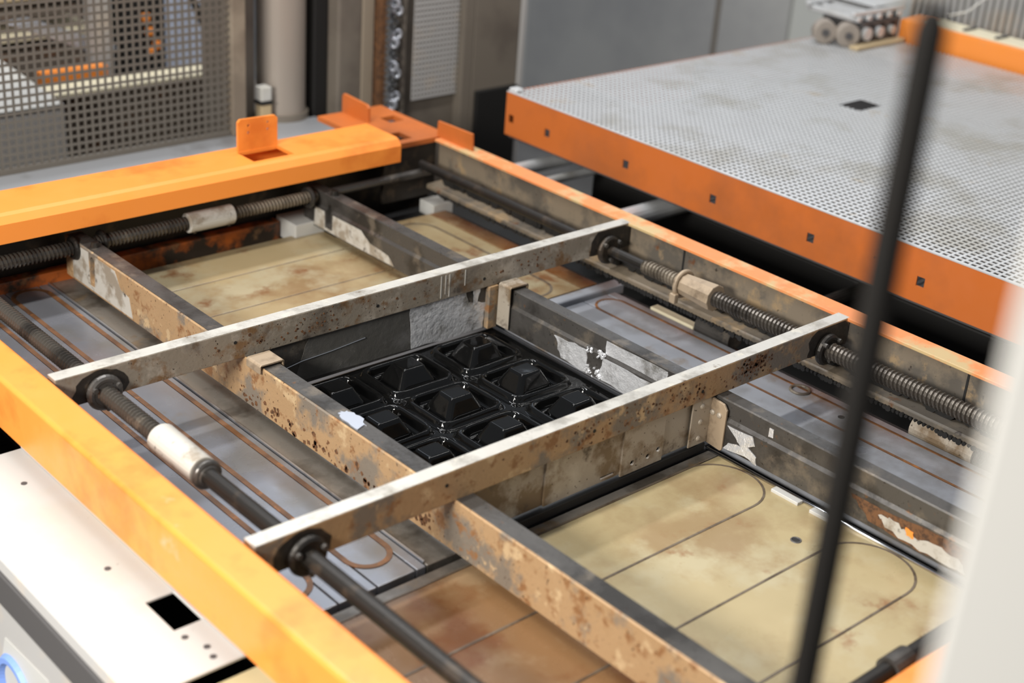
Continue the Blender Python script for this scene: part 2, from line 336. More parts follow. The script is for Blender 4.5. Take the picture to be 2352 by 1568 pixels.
# ------------------------------------------------------------------ orange frame
fr = mb_
nb = MB().prism([(0.738, -0.088), (0.738, -0.004), (0.742, 0.0), (0.792, 0.0), (0.797, -0.005), (0.797, -0.088)], lambda u, v, w_: (u, w_, v), 0.45, 2.46)
nb.build('side_beam', 'orange', fr, 0.003, label='bright orange near side beam')
fb = MB().prism([(1.990, 0.0), (2.033, 0.0), (2.033, -0.006), (1.990, -0.006)], lambda u, v, w_: (u, w_, v), 0.45, 2.384)
fb.build('side_beam', 'orange_worn', fr, 0.001, label='far side beam with scraped orange top')
box('beam_web', (2.000, 2.030, 0.46, 2.38, -0.088, -0.0065), 'web_steel', fr, 0.0008, label='stained grey inner face of the far side beam')
MB().prism([(1.952, -0.101), (1.952, -0.093), (1.956, -0.0905), (2.030, -0.0885), (2.030, -0.101)], lambda u, v, w_: (u, w_, v), 0.5, 2.36).build('lower_flange', 'web_steel', fr, 0.001)
# greasy serrated edges below and behind the rod
for name, x, z, rr in (('grease_edge', 1.953, -0.103, 0.006), ('grease_edge', 1.992, -0.079, 0.014)):
    m = MB(); y = 0.52
    while y < 2.34:
        q = random.uniform(0.6, 1.15); m.tube((x-rr*q, y, z), (x+rr*q*0.6, y+random.uniform(-.003, .003), z+0.001), rr*q*0.8, rr*q*0.5, 7); y += 0.0085
    m.build(name, 'black', fr, label='black greasy serrated edge')
# rear beam
rb = MB().prism([(2.330, -0.014), (2.330, 0.022), (2.340, 0.034), (2.350, 0.037), (2.455, 0.037), (2.464, 0.030), (2.464, -0.014)], lambda u, v, w_: (w_, u, v), 0.70, 1.853)
rbo = rb.build('rear_beam', 'orange', fr, 0.002)
cut(rbo, [MB().box(0.71, 1.845, 2.346, 2.452, -0.010, 0.030), MB().box(1.506, 1.602, 2.362, 2.424, 0.0, 0.08)])
box('rear_web', (0.74, 2.03, 2.446, 2.458, -0.21, -0.014), 'black_steel', fr, 0.001)
box('rear_lower_rail', (0.80, 1.605, 2.418, 2.444, -0.20, -0.128), 'orange_dirty', fr, 0.002, label='dirty orange lower rail below the rear rod')
br = MB().prism([(1.510, 0.03), (1.510, 0.098), (1.516, 0.104), (1.598, 0.102), (1.604, 0.096), (1.604, 0.03)], lambda u, v, w_: (u, w_, v), 2.426, 2.432)
bro = br.build('mounting_tab', 'orange', fr, 0.001, label='upright orange tab with four holes')
cut(bro, [MB().tube((x, 2.40, z), (x, 2.45, z), 0.0032, seg=14) for x, z in ((1.535, 0.089), (1.535, 0.074), (1.581, 0.090), (1.581, 0.075))])
MB().prism([(2.275, -0.004), (2.278, 0.038), (2.395, 0.036), (2.397, -0.004)], lambda u, v, w_: (w_, u, v), 2.006, 2.012).build('mounting_tab', 'orange_shaded', fr, 0.0008, label='flat orange tab at the rear corner')
MB().prism([(2.545, -0.06), (2.545, 0.036), (2.552, 0.042), (2.64, 0.046), (2.645, 0.04), (2.645, -0.06)], lambda u, v, w_: (w_, u, v), 1.925, 1.932).build('mounting_tab', 'orange_shaded', fr, 0.0008, label='orange tab standing behind the rear beam')
gus = box('corner_gusset', (1.8535, 2.0335, 2.386, 2.64, -0.008, 0.003), 'orange_shaded', fr, 0.0)
cut(gus, [MB().box(1.892, 1.945, 2.408, 2.455, -0.05, 0.05), MB().box(1.97, 2.01, 2.52, 2.56, -0.05, 0.05)])
box('corner_plate', (1.854, 1.998, 2.388, 2.398, -0.13, -0.0085), 'grease', fr, 0.001)
box('front_beam', (1.16, 2.03, 0.55, 0.668, -0.20, -0.052), 'orange', fr, 0.003)

# ------------------------------------------------------------------ cross bars (along X) and long bars (along Y)
def cross_bar(y0, label, mat, face):
    t = thing('cross_bar', (1.4, y0+0.0125, -0.05), label, 'steel bar')
    b = box('bar', (0.799, 1.997, y0, y0+0.025, -0.05, -0.0006), mat, t, 0.0012)
    box('worn_top', (0.7995, 1.9965, y0+0.0006, y0+0.0244, -0.0010, 0.0002), 'worn_steel', t, 0.0004, label='bare worn top face')
    for cx, zz, n in ((0.868, -0.036, 0.045), (1.945, -0.034, 0.060)):
        pts = [(cx+n*math.cos(a*math.tau/22)*random.uniform(0.88, 1.06), max(-0.0496, min(-0.002, zz+n*0.8*math.sin(a*math.tau/22)*random.uniform(0.88, 1.06)))) for a in range(22)]
        MB().prism(pts, lambda u, v, w_: (min(u, 1.9965), y0-w_, v), 0, 0.0004).build('grease_stain', 'grease', t, label='black grease around the rod')
    return t, b
b1, _o = cross_bar(1.783, 'long grey steel bar across the frame behind the black tray', 'steel', 1)
b2, _o = cross_bar(1.258, 'long rust-speckled steel bar across the frame in front of the black tray', 'rusty_steel', 2)
for t, y in ((b1, 1.783), (b2, 1.258)):
    for k in range(3):
        x = (1.10, 1.38, 1.62)[k]; MB().tube((x, y-0.0006, -0.02-0.006*k), (x, y+0.001, -0.02-0.006*k), 0.003, seg=10).build('pin_hole', 'black', t)
    for x in (0.872, 1.935):
        m = MB().ring((x, y-0.006, -0.038 if x < 1 else -0.042), (0, 1, 0), 0.022, 0.007, 26, 10); m.tube((x, y-0.012, -0.038 if x < 1 else -0.042), (x, y, -0.038 if x < 1 else -0.042), 0.02)
        cb = m.build('collar', 'dark_steel' if x < 1 and y > 1.5 else 'black_steel', t, smooth=False)
        for a in (0.5, 2.6, 4.7):
            MB().tube((x+0.022*math.cos(a), y-0.018, -0.038+0.022*math.sin(a)), (x+0.022*math.cos(a), y-0.01, -0.038+0.022*math.sin(a)), 0.0042, seg=8).build('bolt', 'dark_steel', cb)

def flakes(y, spots, t, name='rust_flakes'):
    m = MB()
    for cx, cz, sx, sz, n in spots:
        for _ in range(n):
            x = random.gauss(cx, sx); z = max(-0.047, min(-0.004, random.gauss(cz, sz))); r = random.uniform(0.0008, 0.0030)
            m.prism([(x+r*math.cos(a*math.tau/7)*random.uniform(.6, 1.2), z+r*math.sin(a*math.tau/7)*random.uniform(.6, 1.2)) for a in range(7)], lambda u, v, w_: (u, y-w_, v), 0, 0.0005)
    o = m.build(name, 'rust_flake', t, label='dark brown rust flakes'); o['kind'] = 'stuff'
flakes(1.258, [(1.745, -0.022, 0.022, 0.010, 130), (1.58, -0.026, 0.07, 0.012, 60), (1.40, -0.025, 0.08, 0.012, 40)], b2)
flakes(1.783, [(1.25, -0.030, 0.10, 0.010, 60), (1.74, -0.022, 0.05, 0.010, 26)], b1)
for x, z1 in ((1.518, -0.046), (1.528, -0.040), (1.537, -0.047), (1.573, -0.034)):
    box('paint_drip', (x, x+0.0022, 1.7824, 1.7831, z1, -0.004), 'sleeve_white', b1, 0)
def long_bar(x0, x1, prof, label, mat, slot):
    t = thing('long_bar', ((x0+x1)/2, 1.55, -0.13), label, 'steel bar')
    o = MB().prism(prof, lambda u, v, w_: (u, w_, v), 0.69, 2.402).build('bar', mat, t, 0.001)
    cut(o, [MB().prism(stadium(slot[0], slot[1], slot[2], slot[3]), lambda u, v, w_: (w_, u, v), x0-0.01, x0+0.012)])
    return t
lb1 = long_bar(1.117, 1.151, [(1.117, -0.130), (1.117, -0.052), (1.119, -0.050), (1.150, -0.050), (1.151, -0.052), (1.151, -0.130)],
    'rusty long bar on the left side of the black tray, running front to back', 'rusty_steel', (2.288, 2.304, -0.112, -0.060))
lb2 = long_bar(1.655, 1.687, [(1.655, -0.130), (1.655, -0.084), (1.660, -0.079), (1.660, -0.052), (1.662, -0.050), (1.686, -0.050), (1.687, -0.052), (1.687, -0.130)],
    'dark long bar on the right side of the black tray, running front to back', 'dark_steel', (2.305, 2.322, -0.118, -0.070))
for t, x, z in ((lb1, 1.134, -0.052), (lb2, 1.671, -0.052)):
    MB().tube((x, 2.315, -0.05), (x, 2.315, -0.040), 0.009, 0.007, 10).build('set_screw', 'black_steel', t)
for x, t in ((1.098, lb1), (1.170, lb1), (1.636, lb2)):
    MB().ring((x if x != 1.098 else 1.112, 2.36, -0.062), (1, 0, 0), 0.018, 0.005, 22, 8).build('rod_nut', 'black_steel' if t is lb1 else 'dark_steel', t)
m = MB()
for _ in range(110):
    y = random.uniform(1.30, 1.80); z = -0.130+abs(random.gauss(0.012, 0.010)); r = random.uniform(0.0015, 0.0055)
    if z > -0.06: continue
    m.prism([(y+r*math.cos(a*math.tau/8)*random.uniform(.5, 1.2), max(-0.1295, z+r*math.sin(a*math.tau/8)*random.uniform(.5, 1.3))) for a in range(8)], lambda u, v, w_: (1.117-w_, u, v), 0, 0.0005)
o = m.build('rust_flakes', 'rust_flake', lb1, label='brown rust spots along the lower edge'); o['kind'] = 'stuff'
box('bar_top_strip', (1.1195, 1.149, 0.70, 2.395, -0.0499, -0.0488), 'dark_steel', lb1, 0.0004, label='dark worn top face')

# ------------------------------------------------------------------ threaded rods
r1 = thing('threaded_rod', (0.872, 1.5, -0.053), 'threaded rod beside the near orange beam with a whitish sleeve', 'threaded rod')
thread('thread', (0.872, 1.80, -0.038), (0.872, 2.40, -0.038), 0.0145, 'thread', r1)
thread('thread', (0.872, 1.605, -0.038), (0.872, 1.79, -0.038), 0.0145, 'thread', r1)
MB().tube((0.872, 1.50, -0.038), (0.872, 1.612, -0.038), 0.0215, 0.023, 26).build('sleeve', 'sleeve_white', r1, 0.002, label='whitish coupling sleeve')
m = MB().ring((0.872, 1.490, -0.038), (0, 1, 0), 0.0165, 0.006, 24, 10); m.tube((0.872, 1.484, -0.038), (0.872, 1.5, -0.038), 0.016)
m.build('collar', 'dark_steel', r1, smooth=True)
MB().tube((0.872, 0.60, -0.038), (0.872, 1.49, -0.038), 0.0125, seg=20).build('plain_shaft', 'black_steel', r1, smooth=False)
r2 = thing('threaded_rod', (1.935, 1.5, -0.057), 'threaded rod beside the far side beam with a clamped tan sleeve', 'threaded rod')
thread('thread', (1.935, 0.60, -0.042), (1.935, 1.505, -0.042), 0.0155, 'thread', r2)
thread('thread', (1.935, 1.585, -0.042), (1.935, 1.68, -0.042), 0.0145, 'thread_dusty', r2)
MB().tube((1.935, 1.68, -0.042), (1.935, 2.36, -0.042), 0.010, seg=14).build('plain_shaft', 'black_steel', r2)
MB().tube((1.935, 1.503, -0.042), (1.935, 1.592, -0.042), 0.026, 0.020, 10).build('sleeve', 'sleeve_tan', r2, 0.002, label='tan coupling sleeve')
MB().ring((1.935, 1.582, -0.042), (0, 1, 0), 0.024, 0.0045, 26, 8).build('clamp_ring', 'sleeve_tan', r2, smooth=True)
box('clamp_lug', (1.905, 1.917, 1.574, 1.588, -0.074, -0.055), 'sleeve_tan', r2, 0.002)
r3 = thing('threaded_rod', (1.35, 2.36, -0.077), 'threaded rod along the rear orange beam with a white sleeve', 'threaded rod')
thread('thread', (0.80, 2.36, -0.062), (1.117, 2.36, -0.062), 0.014, 'thread', r3)
thread('thread', (1.151, 2.36, -0.062), (1.36, 2.36, -0.062), 0.014, 'thread', r3)
thread('thread', (1.44, 2.36, -0.062), (1.655, 2.36, -0.062), 0.013, 'thread_dusty', r3)
MB().tube((1.687, 2.36, -0.062), (1.96, 2.36, -0.062), 0.009, seg=14).build('plain_shaft', 'dark_steel', r3)
MB().tube((1.35, 2.36, -0.062), (1.452, 2.36, -0.062), 0.020, seg=24).build('sleeve', 'sleeve_white', r3, 0.002, label='white coupling sleeve')
for x in (1.362, 1.44): MB().tube((x, 2.352, -0.082), (x, 2.352, -0.07), 0.004, seg=8).build('grub_screw', 'black_steel', r3)
r4 = thing('plain_rod', (1.5, 0.712, -0.12), 'dark round rod along the front edge at the bottom right', 'rod')
MB().tube((1.19, 0.712, -0.105), (1.98, 0.712, -0.105), 0.013, seg=18).build('shaft', 'black_steel', r4)
MB().tube((1.36, 0.712, -0.105), (1.40, 0.712, -0.105), 0.018, seg=18).build('collar', 'dark_steel', r4)
tag(box('front_lip', (1.16, 1.99, 0.728, 0.749, -0.21, -0.140), 'aluminium', None, 0.003), 'pale grey metal lip along the front of the tan plate', 'metal strip')

# ------------------------------------------------------------------ plates hanging below the cross bars
w1 = thing('side_plate', (1.40, 1.795, -0.135), 'foil-taped metal plate behind the black tray', 'metal plate')
box('plate', (1.1515, 1.654, 1.791, 1.800, -0.136, -0.0505), 'dark_steel', w1, 0.0008)
box('corner_post', (1.632, 1.6535, 1.779, 1.7905, -0.134, -0.0505), 'rusty_steel', w1, 0.001)
fy = lambda y: (lambda u, v, w_: (u, y-w_, v))
MB().prism(jag([(1.215, -0.128), (1.245, -0.053), (1.455, -0.053), (1.462, -0.133)], 0.0012), fy(1.791), 0, 0.0008).build('foil_tape', 'film', w1, label='glossy grey foil')
MB().prism(jag([(1.463, -0.133), (1.457, -0.053), (1.585, -0.052), (1.592, -0.075), (1.606, -0.078), (1.632, -0.084), (1.630, -0.134)], 0.0018), fy(1.791), 0, 0.0014).build('foil_tape', 'foil', w1, label='bright wrinkled aluminium foil')
MB().prism(jag([(1.600, -0.052), (1.604, -0.082), (1.612, -0.080), (1.618, -0.052)], 0.0012), fy(1.791), 0.0014, 0.0024).build('foil_tape', 'foil', w1)
MB().path([(1.19, 1.789, -0.098), (1.23, 1.788, -0.091), (1.29, 1.789, -0.089), (1.36, 1.789, -0.083)], 0.0009, 6).build('foil_crease', 'aluminium', w1)

w2 = thing('side_plate', (1.40, 1.27, -0.132), 'row of overlapping tan steel plates hanging below the front bar', 'metal plate')
pl = [(1.1515, 1.300, 1.272), (1.298, 1.456, 1.268), (1.456, 1.548, 1.2645), (1.546, 1.634, 1.268)]
po = [box('plate', (x0, x1, y, y+0.0035, -0.131 if i != 2 else -0.134, -0.0505), 'pale_steel', w2, 0.0007) for i, (x0, x1, y) in enumerate(pl)]
cut(po[1], [MB().box(1.415, 1.446, 1.25, 1.29, -0.127, -0.122)])
cut(po[2], [MB().tube((x, 1.25, z), (x, 1.29, z), 0.0045, seg=14) for x, z in ((1.480, -0.117), (1.515, -0.117), (1.538, -0.112))])
tag(box('rubber_gasket', (1.16, 1.65, 1.262, 1.283, -0.150, -0.1355), 'black', None, 0.001), 'black rubber strip under the hanging plates', 'gasket')

cbk = thing('corner_bracket', (1.64, 1.25, -0.135), 'riveted L-shaped corner bracket below the front bar', 'bracket')
box('flange', (1.606, 1.6525, 1.2605, 1.2635, -0.132, -0.047), 'pale_steel', cbk, 0.001)
MB().prism([(1.2635, -0.134), (1.232, -0.137), (1.229, -0.134), (1.229, -0.064), (1.236, -0.055), (1.2635, -0.052)], lambda u, v, w_: (w_, u, v), 1.6505, 1.6548).build('flange', 'sleeve_tan', cbk, 0.001)
for o_, x, pts in ((lb1, 1.117, [(2.375, -0.126), (2.372, -0.056), (2.31, -0.054), (2.308, -0.118), (2.29, -0.118), (2.284, -0.056), (2.21, -0.056), (2.19, -0.085), (2.16, -0.09), (2.15, -0.127)]),
                   (lb2, 1.655, [(2.365, -0.127), (2.362, -0.087), (2.328, -0.087), (2.326, -0.122), (2.30, -0.122), (2.298, -0.087), (2.20, -0.087), (2.17, -0.105), (2.11, -0.110), (2.09, -0.127)])):
    MB().prism(jag(pts, 0.0008, 3), fx(x), 0, 0.0005).build('paint_patch', 'sleeve_white', o_, label='scuffed whitish paint near the slot')
def rivet(p, d, par):
    p = Vector(p); d = Vector(d)
    mm = MB().tube(p, p+d*0.0016, 0.0050, 0.0046, 14); mm.tube(p+d*0.0016, p+d*0.003, 0.0046, 0.0022, 14); mm.build('rivet', 'pale_steel', par)
for z in (-0.062, -0.090, -0.120): rivet((1.628, 1.2605, z), (0, -1, 0), cbk)
for y in (1.256, 1.242): rivet((1.6505, y, -0.077), (-1, 0, 0), cbk)

# foil on the right long bar
MB().prism(jag([(1.628, -0.091), (1.548, -0.087), (1.540, -0.128), (1.606, -0.127)], 0.003), fx(1.655), 0, 0.0012).build('foil_tape', 'foil', lb2, label='torn aluminium foil tape')
MB().prism(jag([(1.506, -0.086), (1.365, -0.086), (1.362, -0.129), (1.512, -0.128)], 0.0022), fx(1.655), 0, 0.0014).build('foil_tape', 'foil', lb2, label='torn aluminium foil tape')
MB().prism(jag([(1.506, -0.055), (1.365, -0.055), (1.365, -0.080), (1.506, -0.080)], 0.0014), fx(1.660), 0, 0.0012).build('foil_tape', 'foil', lb2)
m = MB()
for k in range(26):
    y = random.uniform(1.50, 1.55); z = random.choice((-0.083, -0.086, -0.118, -0.126))+random.uniform(-.006, .006); q = random.uniform(0.001, 0.0035)
    m.ring((1.6540, y, z), (random.uniform(-1, 1), random.uniform(-1, 1), random.uniform(-1, 1)), q, q*0.7, 7, 5)
o = m.build('foil_scraps', 'foil', lb2); o['kind'] = 'stuff'
MB().prism(jag([(1.226, -0.089), (1.176, -0.086), (1.168, -0.100), (1.182, -0.108), (1.163, -0.118), (1.160, -0.131), (1.185, -0.126), (1.228, -0.131), (1.22, -0.118), (1.195, -0.113), (1.205, -0.104)], 0.0015, 3), fx(1.655), 0, 0.0012).build('foil_tape', 'foil', lb2, label='torn aluminium foil tape')
MB().prism([(1.150, -0.060), (1.142, -0.060), (1.141, -0.074), (1.150, -0.075)], fx(1.660), 0, 0.001).build('foil_tape', 'foil', lb2)
MB().prism(jag([(1.121, 1.492), (1.140, 1.490), (1.149, 1.508), (1.148, 1.532), (1.134, 1.548), (1.124, 1.536)], 0.004, 4), lambda u, v, w_: (max(u, 1.117), v, w_), -0.0490, -0.0468).build('foil_tape', 'silver', lb1, label='pale shiny patch on the bar')

MB().prism(jag([(0.985, -0.092), (0.80, -0.088), (0.72, -0.090), (0.72, -0.128), (0.86, -0.128), (0.95, -0.122)], 0.003, 6), fx(1.655), 0, 0.0005).build('rust_patch', 'rust_flake', lb2, label='rusty brown stain')
MB().prism(jag([(0.935, -0.104), (0.90, -0.100), (0.88, -0.112), (0.85, -0.104), (0.80, -0.106), (0.78, -0.126), (0.86, -0.126), (0.92, -0.118)], 0.003, 5), fx(1.6545), 0, 0.0005).build('paint_patch', 'sleeve_white', lb2, label='scuffed whitish paint over rust')
MB().prism(jag([(0.888, -0.100), (0.874, -0.102), (0.872, -0.112), (0.884, -0.112)], 0.0015, 3), fx(1.654), 0, 0.0005).build('paint_patch', 'orange', lb2, label='small orange paint spot')
# hook clips over the long bars
def clip(x0, x1, y0, y1, drop_in, drop_out, label, mat):
    t = 0.003; zt = -0.046
    p = [(x0-t, zt-drop_in), (x0-t, zt+0.001), (x0-t+0.003, zt+t+0.001), (x1+t-0.003, zt+t+0.001), (x1+t, zt+0.001), (x1+t, zt-drop_out), (x1, zt-drop_out), (x1, zt), (x0, zt), (x0, zt-drop_in)]
    o = MB().prism(p, lambda u, v, w_: (u, w_, v), y0, y1).build('hook_clip', mat, None, 0.0012)
    return tag(o, label, 'clip')
clip(1.114, 1.154, 1.730, 1.770, 0.012, 0.010, 'bent metal clip hooked over the rusty bar left of the tray', 'sleeve_tan')
clip(1.651, 1.690, 1.742, 1.774, 0.080, 0.012, 'pale long metal clip hooked over the dark bar at the far tray corner', 'pale_steel')

# ------------------------------------------------------------------ black formed tray
CX = (1.248, 1.397, 1.552); CY = (1.715, 1.590, 1.463, 1.338)
def tray_h(x, y):
    h = 0.0
    for cx in CX:
        for cy in CY:
            dx = abs(x-cx)/0.070; dy = abs(y-cy)/0.058
            if dx > 1.3 or dy > 1.3: continue
            d = (dx**7+dy**7)**(1/7)
            def ss(a, b, t): t = min(1, max(0, (t-a)/(b-a))); return t*t*(3-2*t)
            ring = 0.011*(1-ss(0.92, 1.0, d)) - 0.017*(1-ss(0.72, 0.86, d))
            ex = abs(x-cx)/0.042; ey = abs(y-cy)/0.036; e = (ex**10+ey**10)**0.1
            fr_ = 0.034*(1-min(1, max(0, (e-0.50)/0.50))) if e < 1 else 0
            h = max(h, ring) if d > 0.86 else ring+fr_
    return h+0.0016*noise.noise((x*9, y*9, 0.3))
nx, ny = 216, 212; x0, x1, y0, y1 = 1.1525, 1.6535, 1.2845, 1.7895
V = []; F = []
for j in range(ny+1):
    for i in range(nx+1):
        x = x0+(x1-x0)*i/nx; y = y0+(y1-y0)*j/ny; V.append((x, y, -0.1395+tray_h(x, y)))
for j in range(ny):
    for i in range(nx): F.append((j*(nx+1)+i, j*(nx+1)+i+1, (j+1)*(nx+1)+i+1, (j+1)*(nx+1)+i))
tray = MB().add(V, F).build('plastic_tray', 'black_plastic', None, smooth=True)
sm = tray.modifiers.new('thickness', 'SOLIDIFY'); sm.thickness = 0.0012; sm.offset = -1
tag(tray, 'glossy black formed plastic tray with rows of square pockets', 'tray')
tag(box('tray_mould', (1.205, 1.682, 1.275, 1.838, -0.166, -0.1525), 'dark_grey', None, 0.001), 'dark plate directly below the black plastic tray', 'mould')

# bits on the right of the bed
t = thing('guide_roller', (1.985, 1.62, -0.166), 'cream strip and grey round roller below the far rod', 'roller')
box('strip', (1.987, 2.008, 1.588, 1.70, -0.166, -0.146), 'cream', t, 0.002, label='cream coloured strip')
MB().tube((2.008, 1.50, -0.143), (2.008, 1.585, -0.143), 0.022, seg=20).build('roller_body', 'dark_steel', t, smooth=False)
t = thing('guide_roller', (1.985, 1.18, -0.166), 'grey round roller below the far rod near the black pole', 'roller')
MB().tube((2.008, 0.98, -0.143), (2.008, 1.10, -0.143), 0.022, seg=20).build('roller_body', 'pale_steel', t)
MB().ring((2.008, 0.975, -0.143), (0, 1, 0), 0.014, 0.004, 18, 8).build('roller_ring', 'dark_steel', t)
t = tag(MB().ring((1.955, 1.305, -0.149), (0, 0, 1), 0.017, 0.003, 24, 8).build('washer', 'steel', None, smooth=True), 'large steel washer lying on the right bed plate', 'washer')

# ------------------------------------------------------------------ white cover outside the near beam
cv = thing('machine_cover', (0.70, 1.5, -0.30), 'white painted sheet cover outside the near orange beam with a square hole', 'cover')
us = [0.628, 0.724, 0.764, 0.80]; vs = [1.232, 1.325, 1.397, 1.845]
MB().holed(us, vs, lambda i, j: not (i == 1 and j == 1), lambda u, v, w_: (u, v, w_), -0.134, -0.130).build('top_sheet', 'white_paint', cv, 0.0012)
MB().prism([(0.628, -0.131), (0.622, -0.135), (0.6205, -0.152), (0.624, -0.152), (0.631, -0.135)], lambda u, v, w_: (u, w_, v), 1.232, 1.845).build('folded_edge', 'grey_paint', cv, 0.0005)
box('inner_rail', (0.765, 0.80, 1.232, 1.845, -0.1298, -0.118), 'grey_paint', cv, 0.002)
box('dark_gasket', (0.6165, 0.624, 1.0, 1.845, -0.205, -0.1535), 'dark_grey', cv, 0.001, label='dark rubber gasket strip')
for x, y in ((0.726, 1.749), (0.721, 1.491), (0.727, 1.305), (0.739, 1.273), (0.735, 1.252)):
    MB().tube((x, y, -0.1302), (x, y, -0.1292), 0.0045, seg=12).build('screw', 'dark_grey', cv)
cb_ = thing('machine_cabinet', (0.72, 1.6, FZ), 'light grey cabinet side below the white cover', 'cabinet')
box('side_panel', (0.62, 0.64, 0.6, 1.85, FZ, -0.207), 'grey_paint', cb_, 0.002)
box('black_infill', (0.642, 0.80, 0.62, 1.85, FZ, -0.32), 'black', cb_, 0.002)  # black box added so the hole in the cover looks dark
box('inner_panel', (0.665, 0.80, 0.6, 1.228, -0.30, -0.15), 'yellow_tan', cb_, 0.002)
st = MB().prism([(1.60, -0.262), (1.47, -0.252), (1.42, -0.31), (1.42, -0.42), (1.66, -0.42)], lambda u, v, w_: (w_, u, v), 0.6185, 0.6198).build('sticker', 'white_paint', cb_, label='white sticker with a blue round emblem')
MB().ring((0.6183, 1.575, -0.335), (1, 0, 0), 0.045, 0.008, 36, 6).build('emblem', 'logo_blue', st)
tag(box('machine_housing', (0.55, 0.735, 1.86, 2.35, -0.90, -0.120), 'black', None, 0.002), 'black housing beyond the white cover at the left edge', 'housing')

# ------------------------------------------------------------------ perforated table on the right
tb = thing('perforated_table', (2.95, 1.5, FZ), 'large orange-sided table with a perforated grey metal top', 'table')
hy = [2.42-0.2525*0 - 0.0, 2.296, 2.044, 1.792, 1.539, 1.285, 1.032, 0.78]
vs = [0.10]; ks = []
for y in sorted(hy): vs += [y-0.0085, y+0.0085]; ks.append(len(vs)-2)
vs.append(2.44)
MB().holed(vs, [-0.045, -0.013, 0.006, 0.0575], lambda i, j: not (j == 1 and i in ks), lambda u, v, w_: (w_, u, v), 2.25, 2.253).build('side_panel', 'orange_shaded', tb)
box('end_panel', (2.2535, 3.62, 2.437, 2.44, -0.045, 0.0575), 'orange_shaded', tb, 0.0008)
P = 0.0150; H = 0.0100
nu = int((3.615-2.254)/P); nv = int((2.436-0.72)/P)
us = []; 
for i in range(nu): us += [2.254+i*P, 2.254+i*P+(P-H)]
us.append(2.254+nu*P+0.003)
vv = []
for j in range(nv): vv += [0.72+j*P, 0.72+j*P+(P-H)]
vv.append(0.72+nv*P+0.003)
def keep(i, j):
    x = us[i]; y = vv[j]
    if 2.895 < x < 2.985 and 1.895 < y < 1.955: return False
    return not (i % 2 == 1 and j % 2 == 1)
MB().holed(us, vv, keep, lambda u, v, w_: (u, v, w_), 0.0577, 0.0595).build('perforated_sheet', 'galvanised', tb, fixn=False, label='galvanised sheet perforated with small square holes')
box('edge_trim', (2.2495, 2.2545, 0.72, 2.44, 0.0577, 0.0600), 'galvanised', tb, 0)
box('corner_knob', (2.253, 2.278, 2.412, 2.438, 0.0596, 0.068), 'galvanised', tb, 0.003)
box('top_frame', (2.256, 3.6, 0.73, 2.434, -0.052, -0.046), 'dark_grey', tb, 0.001)
box('base_body', (2.42, 3.5, 0.3, 2.30, FZ, -0.13), 'black', tb, 0.004)  # black box put in for the darkness under the table
for x in (2.45, 2.9, 3.4): box('cross_rib', (x, x+0.03, 0.74, 2.43, -0.0455, 0.05), 'dark_grey', tb, 0.001)
for y, mm, r in ((2.345, 'galvanised', 0.016), (2.25, 'galvanised', 0.010), (1.985, 'galvanised', 0.022), (1.45, 'black_steel', 0.016)):
    MB().tube((2.06, y, -0.10), (2.75, y, -0.10), r, seg=16).build('support_tube', mm, tb)
box('dark_backing', (2.05, 2.42, 0.5, 2.84, -0.36, -0.34), 'black', tb, 0.002)  # black backing added to keep the gap under the table dark
box('slot_flap', (2.90, 2.985, 1.905, 1.91, 0.035, 0.056), 'dark_grey', tb, 0.0005)
# far rail
rl = thing('guide_rail', (3.66, 1.6, 0.0), 'orange rail along the far edge of the perforated table', 'rail')
box('rail_body', (3.622, 3.72, 0.4, 2.30, -0.05, 0.118), 'orange', rl, 0.003)
box('rail_top', (3.63, 3.71, 0.4, 2.22, 0.1185, 0.124), 'cream', rl, 0.001, label='pale top strip')
for y0_ in (2.10, 2.0, 1.9): box('rail_mount', (3.64, 3.7, y0_, y0_+0.01, 0.1245, 0.13), 'dark_grey', rl, 0.001)
# gripper mechanism
gm = thing('roller_carriage', (3.5, 2.36, 0.06), 'grey metal roller carriage with pale wheels at the far table corner', 'machine part')
for x, y in ((3.37, 2.375), (3.40, 2.318)):
    wv = MB().tube((x-0.012, y-0.014, 0.093), (x+0.012, y+0.014, 0.093), 0.033, seg=24).build('wheel', 'cyl_grey', gm, 0.004)
    MB().tube((x-0.018, y-0.02, 0.093), (x+0.018, y+0.02, 0.093), 0.010, seg=14).build('hub', 'dark_grey', wv)
box('carriage_body', (3.43, 3.615, 2.295, 2.43, 0.062, 0.128), 'dark_grey', gm, 0.004)
box('base_strip', (3.38, 3.61, 2.262, 2.292, 0.0605, 0.070), 'tan_shelf', gm, 0.002)
for k in range(5): box('cross_slat', (3.40+k*0.048, 3.418+k*0.048, 2.29, 2.47, 0.1305, 0.146), 'galvanised', gm, 0.003)
for y in (2.295, 2.45): box('side_bar', (3.385, 3.63, y, y+0.014, 0.1465, 0.158), 'galvanised', gm, 0.003)
for k in range(3): MB().tube((3.45+k*0.06, 2.282, 0.095), (3.45+k*0.06, 2.2945, 0.095), 0.018-0.003*k, seg=16).build('bearing', 'galvanised', gm)
for k in range(3): box('body_slot', (3.47+k*0.05, 3.49+k*0.05, 2.2925, 2.2948, 0.075, 0.118), 'black', gm, 0.0005)
MB().path([(3.70, 2.20, 0.14), (3.72, 2.15, 0.16), (3.74, 2.12, 0.20), (3.77, 2.08, 0.215)], 0.003, 6).build('loose_wire', 'white_door', gm, smooth=True)
box('top_plate', (3.50, 3.66, 2.31, 2.46, 0.1585, 0.164), 'galvanised', gm, 0.002)
